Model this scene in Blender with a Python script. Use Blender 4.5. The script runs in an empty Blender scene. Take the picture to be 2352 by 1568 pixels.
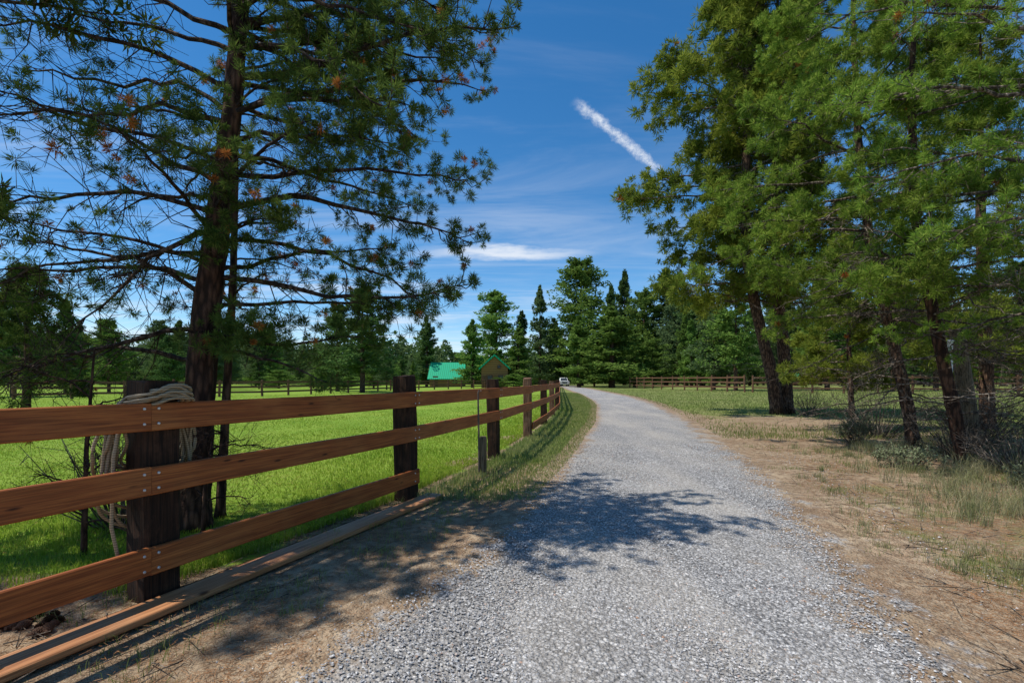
import bpy, math, numpy as np
from mathutils import Vector, Matrix
rng = np.random.default_rng(11)
S = bpy.context.scene; COL = S.collection
F = 1111.0; HC = 1.35; HZ = 872.0
def wx(px, Y): return (px-1176.0)*Y/F
def wz(py, Y): return HC+(HZ-py)*Y/F
def nrm(a): return a/np.maximum(np.linalg.norm(a, axis=-1, keepdims=True), 1e-9)

# ------------------------------------------------------------------ mesh builder
class MB:
    def __init__(s): s.v=[]; s.f=[]; s.n=0
    def add(s, v, *faces):
        v=np.asarray(v,float).reshape(-1,3)
        for f in faces: s.f.append(np.asarray(f,int)+s.n)
        s.v.append(v); s.n+=len(v)
    def mesh(s, name, smooth=False):
        me=bpy.data.meshes.new(name)
        v=np.concatenate(s.v).astype(np.float32)
        me.vertices.add(len(v)); me.vertices.foreach_set('co', v.ravel())
        loops=np.concatenate([f.ravel() for f in s.f]).astype(np.int32)
        tot=np.concatenate([np.full(len(f), f.shape[1]) for f in s.f])
        st=np.concatenate([[0],np.cumsum(tot)[:-1]]).astype(np.int32)
        me.loops.add(len(loops)); me.loops.foreach_set('vertex_index', loops)
        me.polygons.add(len(tot)); me.polygons.foreach_set('loop_start', st)
        me.polygons.foreach_set('use_smooth', np.full(len(tot), smooth))
        me.update(calc_edges=True)
        return me
    def build(s, name, m, parent=None, smooth=False):
        me=s.mesh(name, smooth); me.materials.append(m)
        o=bpy.data.objects.new(name, me); COL.objects.link(o)
        if parent: par(o,parent)
        return o
    def tube(s, P, R, k=8, cap=True, rough=0):
        P=np.asarray(P,float); n=len(P); R=np.broadcast_to(np.asarray(R,float),(n,)).copy()
        T=nrm(np.gradient(P,axis=0)); m=T.mean(0)
        ref=np.array([0,0,1.]) if abs(m[2])<0.75*np.linalg.norm(m) else np.array([1.,0.1,0])
        A=nrm(np.cross(T,ref)); B=np.cross(T,A)
        a=np.arange(k)*2*np.pi/k
        rr=R[:,None]*np.ones(k)
        if rough: rr=rr*(1+rough*rng.standard_normal((n,k)))
        V=P[:,None,:]+rr[...,None]*(np.cos(a)[None,:,None]*A[:,None,:]+np.sin(a)[None,:,None]*B[:,None,:])
        i=np.arange(n-1)[:,None]*k; j=np.arange(k)[None,:]; j2=(j+1)%k
        q=np.stack([i+j,i+j2,i+k+j2,i+k+j],-1).reshape(-1,4)
        fs=[q]
        if cap: fs+= [np.arange(k)[::-1][None,:], (np.arange(k)+(n-1)*k)[None,:]]
        s.add(V,*fs)
    def segs(s, P0, P1, r0, r1):
        P0=np.asarray(P0); P1=np.asarray(P1); N=len(P0)
        if not N: return
        D=nrm(P1-P0); A=nrm(np.cross(D, np.array([.31,.22,.93]))); B=np.cross(D,A)
        V=[]
        for P,r in ((P0,r0),(P1,r1)):
            r=np.broadcast_to(np.asarray(r,float),(N,))[:,None]
            for a in (0,2.094,4.189): V.append(P+r*(math.cos(a)*A+math.sin(a)*B))
        V=np.stack(V,1); b=np.arange(N)[:,None]*6
        q=np.concatenate([b+np.array([0,1,4,3]),b+np.array([1,2,5,4]),b+np.array([2,0,3,5])])
        s.add(V,q)
    def box(s, c, d, rz=0, bev=0):
        c=np.asarray(c,float); d=np.asarray(d,float)/2
        v=np.array([[x,y,z] for z in(-1,1) for y in(-1,1) for x in(-1,1)],float)*d
        cr,sr=math.cos(rz),math.sin(rz)
        v=np.stack([v[:,0]*cr-v[:,1]*sr, v[:,0]*sr+v[:,1]*cr, v[:,2]],1)+c
        s.add(v,[[0,2,3,1],[4,5,7,6],[0,1,5,4],[2,6,7,3],[0,4,6,2],[1,3,7,5]])
    def tufts(s, P, D, size, K, w):
        # a pine shoot: a round brush of needles fanned from the end of a twig
        N=len(P)
        if not N: return
        size=np.broadcast_to(np.asarray(size,float),(N,))
        P=np.repeat(P,K,0); D=np.repeat(nrm(D),K,0); sz=np.repeat(size,K)[:,None]; M=N*K
        R=rng.standard_normal((M,3)); R=nrm(R-D*(R*D).sum(1,keepdims=True))
        c=rng.uniform(-.35,1.,(M,1)); dn=nrm(D*c+R*np.sqrt(1-c*c)+[0,0,.10])
        b=P-D*sz*rng.uniform(0,.32,(M,1))
        L=sz*rng.uniform(.40,.60,(M,1))
        W=nrm(np.cross(dn,rng.standard_normal((M,3))))*w*.5
        V=np.stack([b-W*.5+dn*L*.1,b+dn*L*.5+W,b+dn*L,b+dn*L*.5-W],1)
        s.add(V, np.arange(M*4).reshape(-1,4))
    def flakes(s, P, size, flat=0.6, r=None):
        r=r or rng
        N=len(P); size=np.broadcast_to(np.asarray(size,float),(N,))[:,None]
        A=r.standard_normal((N,3)); A[:,2]*=flat; A=nrm(A)
        B=nrm(np.cross(A,r.standard_normal((N,3))))
        V=np.stack([P-A*size*.5-B*size*.18, P+B*size*.42, P+A*size*.6+B*size*.05],1)
        s.add(V,np.arange(N*3).reshape(-1,3))
    def blades(s, P, h, w, lean=.45):
        N=len(P); h=np.broadcast_to(h,(N,))[:,None]; w=np.broadcast_to(w,(N,))[:,None]
        a=rng.uniform(0,6.283,N); ld=np.stack([np.cos(a),np.sin(a),0*a],1)
        b=rng.uniform(0,6.283,N); wd=np.stack([np.cos(b),np.sin(b),0*b],1)*w*.5
        l=rng.uniform(.05,1,(N,1))*lean
        up=np.array([0,0,1.])
        m=P+up*h*.55+ld*h*l*.25; t=P+up*h*(1-.25*l)+ld*h*l
        V=np.stack([P-wd,P+wd,m+wd*.7,m-wd*.7,t],1); k=np.arange(N)[:,None]*5
        s.add(V,k+np.array([0,1,2,3]),k+np.array([3,2,4]))

def par(o, root):
    o.parent=root; o.matrix_parent_inverse=Matrix.Translation(-root.location)
def empty(name, loc=(0,0,0)):
    o=bpy.data.objects.new(name,None); COL.objects.link(o); o.location=loc; o.empty_display_size=.2; return o
def tag(o,label=None,cat=None,group=None,kind=None):
    if label:o['label']=label
    if cat:o['category']=cat
    if group:o['group']=group
    if kind:o['kind']=kind
    return o

# ------------------------------------------------------------------ materials
class NT:
    def __init__(s,name,world=False):
        if world:
            s.m=bpy.data.worlds.new(name); s.m.use_nodes=True
        else:
            s.m=bpy.data.materials.new(name); s.m.use_nodes=True
        s.t=s.m.node_tree; s.t.nodes.clear()
        s.out=s.t.nodes.new('ShaderNodeOutputWorld' if world else 'ShaderNodeOutputMaterial')
    def n(s,ty,**kw):
        o=s.t.nodes.new(ty)
        for k,v in kw.items(): setattr(o,k,v)
        return o
    def l(s,a,b): s.t.links.new(a,b)
    def set(s,sock,v):
        if isinstance(v,bpy.types.NodeSocket): s.l(v,sock)
        elif v is not None: sock.default_value=(tuple(v)+(1,) if isinstance(v,(tuple,list)) and len(v)==3 and sock.type=='RGBA' else v)
    def math(s,op,a,b=None,c=None,clamp=False):
        o=s.n('ShaderNodeMath',operation=op,use_clamp=clamp)
        s.set(o.inputs[0],a)
        if b is not None:s.set(o.inputs[1],b)
        if c is not None:s.set(o.inputs[2],c)
        return o.outputs[0]
    def mix(s,f,a,b,bt='MIX'):
        o=s.n('ShaderNodeMix',data_type='RGBA',blend_type=bt)
        s.set(o.inputs[0],f); s.set(o.inputs[6],a); s.set(o.inputs[7],b); return o.outputs[2]
    def noise(s,vec,scale,detail=3,rough=.55,dist=0):
        o=s.n('ShaderNodeTexNoise'); s.set(o.inputs['Vector'],vec)
        o.inputs['Scale'].default_value=scale;o.inputs['Detail'].default_value=detail
        o.inputs['Roughness'].default_value=rough;o.inputs['Distortion'].default_value=dist
        return o.outputs['Fac']
    def vor(s,vec,scale,feat='F1'):
        o=s.n('ShaderNodeTexVoronoi',feature=feat); s.set(o.inputs['Vector'],vec); o.inputs['Scale'].default_value=scale; return o
    def ramp(s,f,stops):
        o=s.n('ShaderNodeValToRGB'); s.set(o.inputs[0],f); e=o.color_ramp.elements
        while len(e)<len(stops): e.new(.5)
        for i,(p,c) in enumerate(stops):
            e[i].position=p; e[i].color=(c,c,c,1) if isinstance(c,(int,float)) else tuple(c)+(1,)
        return o.outputs[0]
    def mr(s,v,a,b,c=0,d=1,smooth=True):
        o=s.n('ShaderNodeMapRange',interpolation_type='SMOOTHSTEP' if smooth else 'LINEAR')
        s.set(o.inputs[0],v)
        for i,x in enumerate((a,b,c,d)): s.set(o.inputs[i+1],x)
        return o.outputs[0]
    def scale(s,vec,xyz):
        o=s.n('ShaderNodeMapping'); s.l(vec,o.inputs[0]); o.inputs['Scale'].default_value=xyz; return o.outputs[0]
    def pos(s): return s.n('ShaderNodeNewGeometry').outputs['Position']
    def obj(s): return s.n('ShaderNodeTexCoord').outputs['Object']
    def attr(s,name): return s.n('ShaderNodeAttribute',attribute_name=name).outputs['Fac']
    def bsdf(s,col,rough=.8,bump=None,bs=.5,bd=.01,metal=0,spec=.3):
        b=s.n('ShaderNodeBsdfPrincipled'); s.set(b.inputs['Base Color'],col); s.set(b.inputs['Roughness'],rough)
        b.inputs['Metallic'].default_value=metal; b.inputs['Specular IOR Level'].default_value=spec
        if bump is not None:
            u=s.n('ShaderNodeBump'); u.inputs['Strength'].default_value=bs;u.inputs['Distance'].default_value=bd
            s.set(u.inputs['Height'],bump); s.l(u.outputs[0],b.inputs['Normal'])
        s.l(b.outputs[0],s.out.inputs[0]); return s.m
def simple(name,c,rough=.7,metal=0,var=.25,sc=8):
    t=NT(name); p=t.obj(); f=t.noise(p,sc,4)
    return t.bsdf(t.mix(f,tuple(x*(1-var) for x in c),tuple(min(1,x*(1+var)) for x in c)),rough,metal=metal)
def leafmat(name,c1,c2,c3,trans=.35,sc=1.3,rz=None):
    t=NT(name); p=t.pos(); f=t.noise(p,sc,2,.6)
    isl=t.n('ShaderNodeNewGeometry').outputs['Random Per Island']
    col=t.mix(t.ramp(f,[(.38,0.),(.62,1.)]),c1,c2); col=t.mix(t.math('MULTIPLY',t.math('POWER',isl,2.2),.85),col,c3)
    oi=t.n('ShaderNodeObjectInfo').outputs['Random']
    hs=t.n('ShaderNodeHueSaturation'); t.l(col,hs.inputs['Color']); t.l(t.mr(oi,0,1,.85,1.2,False),hs.inputs['Value']); t.l(t.mr(oi,0,1,.490,.507,False),hs.inputs['Hue'])
    d=t.n('ShaderNodeBsdfDiffuse'); t.l(hs.outputs[0],d.inputs[0])
    tr=t.n('ShaderNodeBsdfTranslucent'); t.l(hs.outputs[0],tr.inputs[0])
    m=t.n('ShaderNodeMixShader'); m.inputs[0].default_value=trans
    t.l(d.outputs[0],m.inputs[1]); t.l(tr.outputs[0],m.inputs[2]); t.l(m.outputs[0],t.out.inputs[0]); return t.m
def dirt(t,p):
    a=t.noise(p,1.1,5,.65); b=t.noise(p,11,5,.7); c=t.noise(p,90,2,.6); d=t.noise(p,3.1,4,.7)
    col=t.mix(t.ramp(a,[(.38,0.),(.60,1.)]),(.24,.165,.10),(.42,.315,.205))
    col=t.mix(t.ramp(d,[(.50,0.),(.62,.6)]),col,(.27,.16,.09))
    col=t.mix(t.ramp(b,[(.44,0.),(.58,.85)]),col,(.16,.10,.058))
    col=t.mix(t.ramp(c,[(.5,0.),(.75,.7)]),col,(.49,.40,.28))
    h=t.math('ADD',t.math('MULTIPLY',b,1.),t.math('MULTIPLY',c,.6))
    return col,h
def gravel(t,p):
    wob=t.noise(p,25,1)
    v=t.vor(p,46); v2=t.vor(p,92); n=t.noise(t.scale(p,(1.3,.35,1)),.8,3,.6)
    sp=t.n('ShaderNodeSeparateColor'); t.l(v.outputs['Color'],sp.inputs[0])
    sp2=t.n('ShaderNodeSeparateColor'); t.l(v2.outputs['Color'],sp2.inputs[0])
    c1=t.ramp(sp.outputs[0],[(0.,(.13,.125,.12)),(.45,(.31,.303,.293)),(.85,(.48,.468,.45)),(1.,(.72,.70,.67))])
    c2=t.ramp(sp2.outputs[0],[(0.,(.10,.096,.092)),(.5,(.30,.292,.283)),(1.,(.62,.60,.57))])
    c=t.mix(t.ramp(wob,[(.42,0.),(.58,1.)]),c1,c2)
    c=t.mix(t.math('MULTIPLY',t.ramp(v.outputs['Distance'],[(.35,0.),(.75,.8)]),.8),c,(.075,.07,.068))
    c=t.mix(t.ramp(n,[(.4,0.),(.7,.5)]),c,(.49,.44,.37))
    h=t.math('ADD',t.math('SUBTRACT',1,v.outputs['Distance']),t.math('MULTIPLY',t.math('SUBTRACT',1,v2.outputs['Distance']),.5))
    return c,h
def grasscol(t,p,a,b,c):
    n=t.noise(p,.35,4,.6); m=t.noise(p,6,3,.7); k=t.noise(t.scale(p,(60,60,8)),1,2,.6)
    col=t.mix(t.ramp(n,[(.38,0.),(.64,1.)]),a,b); col=t.mix(t.ramp(m,[(.45,0.),(.72,.65)]),col,c)
    col=t.mix(t.ramp(k,[(.35,.5),(.6,0.)]),col,tuple(x*.5 for x in a))
    return col,k

t=NT('ground_soil'); p=t.pos(); dc,dh=dirt(t,p); gc,gh=grasscol(t,p,(.16,.21,.045),(.28,.275,.11),(.13,.20,.03))
g=t.attr('g'); nn=t.noise(p,1.6,6,.75); f=t.mr(t.math('ADD',g,t.math('MULTIPLY',t.math('SUBTRACT',nn,.5),1.5)),.35,.75)
M_ground=t.bsdf(t.mix(f,dc,gc),.95,dh,.9,.03,spec=.1)
t=NT('pasture_green'); p=t.pos(); dc,dh=dirt(t,p); gc,gh=grasscol(t,p,(.16,.29,.025),(.26,.36,.045),(.33,.38,.08))
g=t.attr('g'); nn=t.noise(p,2.2,5,.7); f=t.mr(t.math('ADD',g,t.math('MULTIPLY',t.math('SUBTRACT',nn,.5),1.)),.3,.6)
M_pasture=t.bsdf(t.mix(f,dc,gc),.95,gh,.8,.03,spec=.1)
t=NT('road_gravel'); p=t.pos(); dc,dh=dirt(t,p); rc,rh=gravel(t,p)
g=t.attr('g'); nn=t.noise(p,2.4,7,.78); f=t.mr(t.math('ADD',g,t.math('MULTIPLY',t.math('SUBTRACT',nn,.5),2.4)),.3,.65)
M_road=t.bsdf(t.mix(f,dc,rc),.9,rh,1.,.014,spec=.2)

def woodmat(name,c1,c2,c3,sc=1.0,bs=.4):
    t=NT(name); p=t.obj(); oi=t.n('ShaderNodeObjectInfo').outputs['Random']
    off=t.n('ShaderNodeVectorMath',operation='ADD'); t.l(p,off.inputs[0]); cx=t.n('ShaderNodeCombineXYZ'); t.l(t.math('MULTIPLY',oi,37),cx.inputs[0]); t.l(t.math('MULTIPLY',oi,13),cx.inputs[2]); t.l(cx.outputs[0],off.inputs[1])
    v=off.outputs[0]; g=t.noise(t.scale(v,(1.2*sc,30*sc,30*sc)),1.6,5,.6,.6); g2=t.noise(t.scale(v,(3*sc,120*sc,120*sc)),1,3); big=t.noise(v,1.7,3)
    kn=t.vor(t.scale(v,(1.9,1.9,7)),1.5); k=t.ramp(kn.outputs['Distance'],[(.05,1.),(.12,0.)])
    c=t.mix(t.ramp(g,[(.38,0.),(.60,1.)]),c1,c2); c=t.mix(t.ramp(big,[(.45,0.),(.75,.6)]),c,c3); c=t.mix(t.ramp(g2,[(.4,.5),(.55,0.)]),c,tuple(x*.4 for x in c1)); c=t.mix(k,c,tuple(x*.25 for x in c1))
    return t.bsdf(c,.6,t.math('ADD',g,g2),bs,.004,spec=.3)
M_rail=woodmat('stained_board',(.25,.064,.014),(.40,.12,.027),(.48,.19,.055))
M_plank=woodmat('weathered_plank',(.34,.135,.05),(.48,.22,.09),(.50,.30,.16))
M_farwood=simple('fence_brown',(.14,.07,.037),.85)
def postmat(name,c1,c2,c3):
    t=NT(name); p=t.obj(); g=t.noise(t.scale(p,(26,26,1.6)),1.5,5,.65,.4); b=t.noise(p,5,4,.7); k=t.noise(t.scale(p,(90,90,3)),1,3)
    c=t.mix(t.ramp(g,[(.38,0.),(.64,1.)]),c1,c2); c=t.mix(t.ramp(b,[(.5,0.),(.75,.7)]),c,c3); c=t.mix(t.ramp(k,[(.36,.8),(.48,0.)]),c,(.012,.008,.006))
    return t.bsdf(c,.85,t.math('ADD',g,k),.8,.012,spec=.2)
M_post=postmat('railroad_tie',(.018,.010,.006),(.05,.024,.013),(.11,.052,.028))
M_post2=postmat('brown_tie',(.12,.06,.034),(.23,.13,.075),(.30,.21,.14))
M_greypost=postmat('grey_wood',(.13,.095,.055),(.21,.16,.10),(.17,.13,.08))
def bark(name,c1,c2,c3):
    t=NT(name); p=t.pos(); s=t.scale(p,(1,1,.28)); v=t.vor(s,22); g=t.noise(s,30,4,.7); b=t.noise(p,2.2,3)
    c=t.mix(t.ramp(g,[(.35,0.),(.65,1.)]),c1,c2); c=t.mix(t.ramp(b,[(.45,0.),(.7,.7)]),c,c3); c=t.mix(t.ramp(v.outputs['Distance'],[(.25,0.),(.6,.8)]),c,(.015,.01,.008))
    return t.bsdf(c,.9,t.math('SUBTRACT',g,v.outputs['Distance']),1.,.03,spec=.15)
M_barkL=bark('dark_bark',(.075,.038,.024),(.15,.075,.045),(.21,.11,.065))
M_barkR=bark('orange_bark',(.12,.068,.042),(.23,.135,.085),(.18,.115,.08))
M_twig=bark('twig_bark',(.16,.12,.085),(.31,.25,.19),(.42,.35,.28))
M_twigL=bark('dark_twig_bark',(.07,.045,.032),(.14,.095,.068),(.20,.14,.10))
M_needL=leafmat('dark_needles',(.042,.08,.018),(.082,.135,.028),(.17,.21,.045),.38)
M_needR=leafmat('bright_needles',(.085,.165,.022),(.18,.285,.036),(.34,.41,.08),.48)
M_needM=leafmat('olive_needles',(.085,.14,.02),(.185,.235,.03),(.31,.34,.06),.45,.6)
M_rust=leafmat('rusty_needles',(.36,.12,.03),(.45,.19,.05),(.26,.09,.03),.35)
M_bg=[leafmat('far_needles_dark',(.05,.095,.032),(.09,.15,.045),(.135,.20,.055),.33,.35),
      leafmat('far_needles_green',(.085,.165,.034),(.145,.235,.048),(.20,.29,.06),.38,.35),
      leafmat('far_needles_blue',(.07,.115,.052),(.115,.17,.068),(.15,.20,.08),.33,.35)]
M_forest=leafmat('far_forest_green',(.08,.13,.05),(.125,.175,.062),(.155,.21,.075),.35,.08)
M_grass=leafmat('green_blades',(.20,.34,.025),(.30,.43,.045),(.40,.46,.09),.5,.5)
M_verge=leafmat('verge_blades',(.15,.22,.04),(.25,.28,.09),(.35,.33,.15),.4,.7)
M_dry=leafmat('dry_blades',(.18,.22,.08),(.33,.31,.15),(.47,.41,.25),.35,1.5)
M_sage=leafmat('sage_leaves',(.15,.18,.09),(.22,.25,.13),(.30,.32,.19),.3,3)
M_litter=leafmat('needle_litter',(.36,.18,.08),(.22,.11,.05),(.50,.31,.16),0.05,4)

def attr_g(o,vals):
    a=o.data.attributes.new('g','FLOAT','POINT'); a.data.foreach_set('value',np.asarray(vals,np.float32).ravel())
def grid(name,X,Y,Z,mat,g):
    n,m=X.shape; V=np.stack([X,Y,Z],-1); i=np.arange(n-1)[:,None]*m; j=np.arange(m-1)[None,:]
    q=np.stack([i+j,i+j+1,i+m+j+1,i+m+j],-1).reshape(-1,4)
    b=MB(); b.add(V,q); o=b.build(name,mat,None,True); attr_g(o,g); return o
def sst(a,b,x): t=np.clip((x-a)/(b-a),0,1); return t*t*(3-2*t)

# ------------------------------------------------------------------ layout lines
RL=np.array([(-3.6,-.65),(-2.15,2.87),(-1.07,5.4),(-.20,8.3),(.48,11.4),(1.08,14.6),(1.60,17.9),(2.10,21.3)])
ext=[(0.0985*y,y) for y in np.arange(24.7,90,3.4)]
RL=np.concatenate([RL,np.array(ext)])
def fx(y): return np.interp(y,RL[:,1],RL[:,0])
roadL=np.array([(-1.6,-6),(-1.3,0),(-.93,2.15),(-.56,2.84),(.08,4.19),(.88,7.2),(1.42,9.3),(1.95,11.7),(2.80,15.3),(3.5,19.2),(4.55,25),(5.35,31),(6.7,46),(7.8,65),(10.8,112),(9,150)])
roadR=np.array([(.9,-6),(1.2,0),(1.78,2.15),(2.2,3.1),(2.68,4.6),(3.25,6.2),(3.85,8.4),(4.55,11.3),(5.5,15.3),(6.65,21),(7.9,28),(9.2,38),(10.3,53),(12.4,85),(13.6,112),(12,150)])
def sm(tab):
    yy=np.linspace(-6,150,1600); xx=np.interp(yy,tab[:,1],tab[:,0]); 
    for _ in range(60): xx[1:-1]=(xx[:-2]+xx[1:-1]*2+xx[2:])/4
    return yy,xx
_L=sm(roadL);_R=sm(roadR)
def rl(y): return np.interp(y,*_L)
def rr(y): return np.interp(y,*_R)

# ground
u=np.linspace(-1,1,260); gx=np.sinh(u*5.2)/np.sinh(5.2)*420+2
v=np.linspace(0,1,300); gy=-8+np.sinh(v*5.0)/np.sinh(5.0)*520
X,Y=np.meshgrid(gx,gy)
right=sst(-.3,1.5,X-rr(Y))
g=np.full(X.shape,.14)
g=np.maximum(g,right*sst(10,16,Y)*1.05)
g=np.maximum(g,right*.46)
verge=(X<rl(Y)+.2)&(X>fx(Y)-1)
g=np.where(verge,np.maximum(g,sst(5.5,9.5,Y)*.92),g)
g=np.where(X<fx(Y),np.maximum(g,.38),g)
dt=np.exp(-(((X-9.0)/4.0)**2+((Y-16.)/3.6)**2)); g=g-dt*.75*(X>rr(Y)-.5)
dt=np.exp(-(((X-6.0)/2.4)**2+((Y-10.)/4)**2)); g=g-dt*.36
g=np.where(Y>26,1.1,g)
grid('ground',X,Y,np.zeros_like(X),M_ground,g)['kind']='structure'
# pasture
ys=2.2+np.sinh(np.linspace(0,1,170)*3.5)/np.sinh(3.5)*135; ss=1-np.linspace(0,1,140)**2.2
Y=np.repeat(ys[:,None],140,1); R=fx(Y)-.12; X=R-(1-ss[None,:])*(60+Y*1.2)
wob=.25*np.sin(Y*2.1)+.15*np.sin(Y*5.3+1)
dist=(R-X)+wob; g=sst(-.1,.8,dist)*sst(2.7,4.0,Y+.4*np.sin(X*2.3)-.35*(X+2.3))
grid('pasture',X,Y,np.full_like(X,.006),M_pasture,g)['kind']='structure'
# road
ys=-6+np.sinh(np.linspace(0,1,320)*3.2)/np.sinh(3.2)*150; sx=np.linspace(0,1,61)
Y=np.repeat(ys[:,None],61,1); A=rl(ys)[:,None]-.45; B=rr(ys)[:,None]+.8
X=A+(B-A)*sx[None,:]
g=np.minimum(sst(0,.85,X-A),sst(0,1.7,B-X))
crown=.02*np.sin(np.pi*sx)[None,:]; Z=.012+crown+.006*np.sin(X*5+Y*1.3)*np.sin(Y*2.1)*g
grid('gravel_road',X,Y,Z,M_road,g)['kind']='structure'

# loose stones
def stones(name,P,sz,mat,**k):
    N=len(P); base=np.array([[1,0,0],[-1,0,0],[0,1,0],[0,-1,0],[0,0,1],[0,0,-1]],float)
    V=base[None]*rng.uniform(.5,1.1,(N,6,1))+rng.uniform(-.25,.25,(N,6,3))
    a=rng.uniform(0,6.28,N); c,s_=np.cos(a)[:,None],np.sin(a)[:,None]
    x=V[...,0]*c-V[...,1]*s_; y=V[...,0]*s_+V[...,1]*c; V=np.stack([x,y,V[...,2]*.65],-1)*sz[:,None,None]+P[:,None,:]
    f=np.array([[0,2,4],[2,1,4],[1,3,4],[3,0,4],[2,0,5],[1,2,5],[3,1,5],[0,3,5]])
    b=MB(); b.add(V,(np.arange(N)[:,None,None]*6+f[None]).reshape(-1,3)); o=b.build(name,mat); tag(o,**k); return o
t=NT('stone_mix'); isl=t.n('ShaderNodeNewGeometry').outputs['Random Per Island']
M_stone=t.bsdf(t.ramp(isl,[(0.,(.15,.145,.14)),(.4,(.32,.31,.30)),(.8,(.47,.455,.44)),(.95,(.66,.64,.61)),(1.,(.38,.22,.14))]),.85,spec=.2)
N=44000; y=1.6*np.exp(rng.uniform(0,1,N)*math.log(10/1.6)); tt=rng.uniform(-.03,1.03,N)+rng.normal(0,.03,N); x=rl(y)+(rr(y)-rl(y))*tt
stones('loose_gravel',np.stack([x,y,np.full(N,.03)],1),rng.uniform(.004,.0098,N)*(1+.04*y),M_stone,label='loose crushed grey gravel covering the driveway',cat='gravel',kind='stuff')
N=5500; y=rng.uniform(1.6,9,N); side=rng.random(N)<.4; x=np.where(side,rl(y)-np.abs(rng.normal(0,.22,N)),rr(y)+np.abs(rng.normal(0,.6,N)))
stones('scattered_pebbles',np.stack([x,y,np.full(N,.012)],1),rng.uniform(.004,.011,N),M_stone,label='small pebbles strewn over the dirt beside the driveway',cat='pebbles',kind='stuff')
N=60000; y=1.5*np.exp(rng.uniform(0,1,N)*math.log(12/1.5)); x=np.where(rng.random(N)<.42,rng.uniform(-1,0,N)*(1.15*y+.3)+np.minimum(rl(y),.5)+.1,rr(y)-.3+rng.uniform(0,1,N)**1.1*(.45*y+1.5))
q=np.sin(x*3.1+1.7*np.sin(y*2.3))+np.sin(y*3.7+x)+rng.normal(0,.8,N); kk=q>-.3; x=x[kk];y=y[kk];N=len(x)
a=rng.uniform(0,6.28,N); d=np.stack([np.cos(a),np.sin(a),rng.uniform(-.05,.25,N)],1)*rng.uniform(.025,.06,N)[:,None]; P=np.stack([x,y,np.full(N,.014)],1)
b=MB(); b.segs(P,P+d,.0013,.0009); tag(b.build('fallen_needles',M_litter),'fallen brown pine needles littering the dirt on both sides of the driveway','needle litter',kind='stuff')
N=420; y=2.0*np.exp(rng.random(N)*math.log(6)); x=np.where(rng.random(N)<.7,rr(y)+.4+rng.random(N)*(.5*y+1),fx(y)+rng.uniform(-.6,.9,N)); a=rng.uniform(0,6.28,N)
d=np.stack([np.cos(a),np.sin(a),rng.uniform(0,.3,N)],1)*rng.uniform(.06,.3,N)[:,None]; P=np.stack([x,y,np.full(N,.014)],1)
b=MB(); b.segs(P,P+d,.004,.002); tag(b.build('fallen_twigs',M_twig),'short dry twigs scattered over the dirt beside the driveway','twigs',kind='stuff')

# ------------------------------------------------------------------ grass
N=160000; y=3.0*np.exp(rng.uniform(0,1,N)**.9*math.log(45/3.0)); x=fx(y)-.22-rng.uniform(0,1,N)**1.25*(1.15*y+fx(y)+.5)
near=np.exp(-(fx(y)-x)/1.3); keep=(rng.random(N)<.35+sst(3.,5,y))
P=np.stack([x,y,np.zeros(N)],1)[keep]; patch=(.75+.35*np.sin(x*1.7+np.sin(y*1.3))*np.sin(y*.9))[keep]; h=(.035+.09*near+.04*rng.random(N))[keep]*np.where(y[keep]>20,.8,1)*patch; w=.0035+.0008*y[keep]
b=MB(); b.blades(P,h,w,.8); tag(b.build('pasture_grass',M_grass),'lush bright green grass of the fenced pasture','grass',kind='stuff')
N=34000; y=5.4*np.exp(rng.uniform(0,1,N)*math.log(50/5.4)); tt=rng.random(N); x=fx(y)-.1+(rl(y)-.05-fx(y))*tt
b=MB(); b.blades(np.stack([x,y,np.zeros(N)],1),.03+.10*rng.random(N)*(1-.7*tt),.003+.0009*y); tag(b.build('verge_grass',M_verge),'yellowing grass verge between the brown fence and the driveway','grass',kind='stuff')
N=60000; y=11*np.exp(rng.uniform(0,1,N)*math.log(70/11)); x=rr(y)+.3+rng.random(N)*(1.15*y-rr(y))
dd=np.exp(-(((x-9.)/4.)**2+((y-16.)/3.6)**2)); k=rng.random(N)>dd*1.1
b=MB(); b.blades(np.stack([x,y,np.zeros(N)],1)[k],.04+.07*rng.random(k.sum()),.003+.0009*y[k]); tag(b.build('meadow_grass',M_verge),'short sunlit meadow grass right of the driveway','grass',kind='stuff')
def clumps(name,C,nb,h,mat,label,cat='grass tufts',spread=.07):
    b=MB()
    n=len(C); sp_=np.repeat(rng.uniform(.3,1.6,n)*spread,nb)[:,None]; P=np.repeat(C,nb,0)+np.concatenate([rng.normal(0,1,(n*nb,2))*sp_,np.zeros((n*nb,1))],1)
    hh=np.repeat(rng.uniform(.25,1.15,n)*h,nb)*rng.uniform(.4,1.1,n*nb)
    b.blades(P,hh,.0022+.0005*P[:,1],.9); return tag(b.build(name,mat),label,cat,kind='stuff')
def patchy(n,y0,y1,fo,wd,k=3):
    y=y0*np.exp(rng.random(n*k)*math.log(y1/y0)); x=rr(y)+fo+rng.random(n*k)**.8*(.45*y+wd)
    q=np.sin(x*2.3+1.3*np.sin(y*1.7))+np.sin(y*2.9+x*1.1)+rng.normal(0,.5,n*k); i=np.argsort(-q)[:n]; return np.stack([x[i],y[i],0*x[i]],1)
clumps('dry_grass',patchy(330,1.9,13,.45,1.3,2),44,.15,M_dry,'dry straw coloured grass tufts on the right bank',spread=.06)
clumps('weed_grass',patchy(460,1.8,11,.4,1.3,2),26,.09,M_verge,'green weedy grass tufts on the right bank',spread=.10)
n=150; y=rng.uniform(4.2,10.5,n); x=wx(2150+rng.normal(0,130,n)+ (9-y)*28,y)+rng.normal(0,.3,n); x=np.maximum(x,rr(y)+1.2+rng.random(n)*.9)
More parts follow.
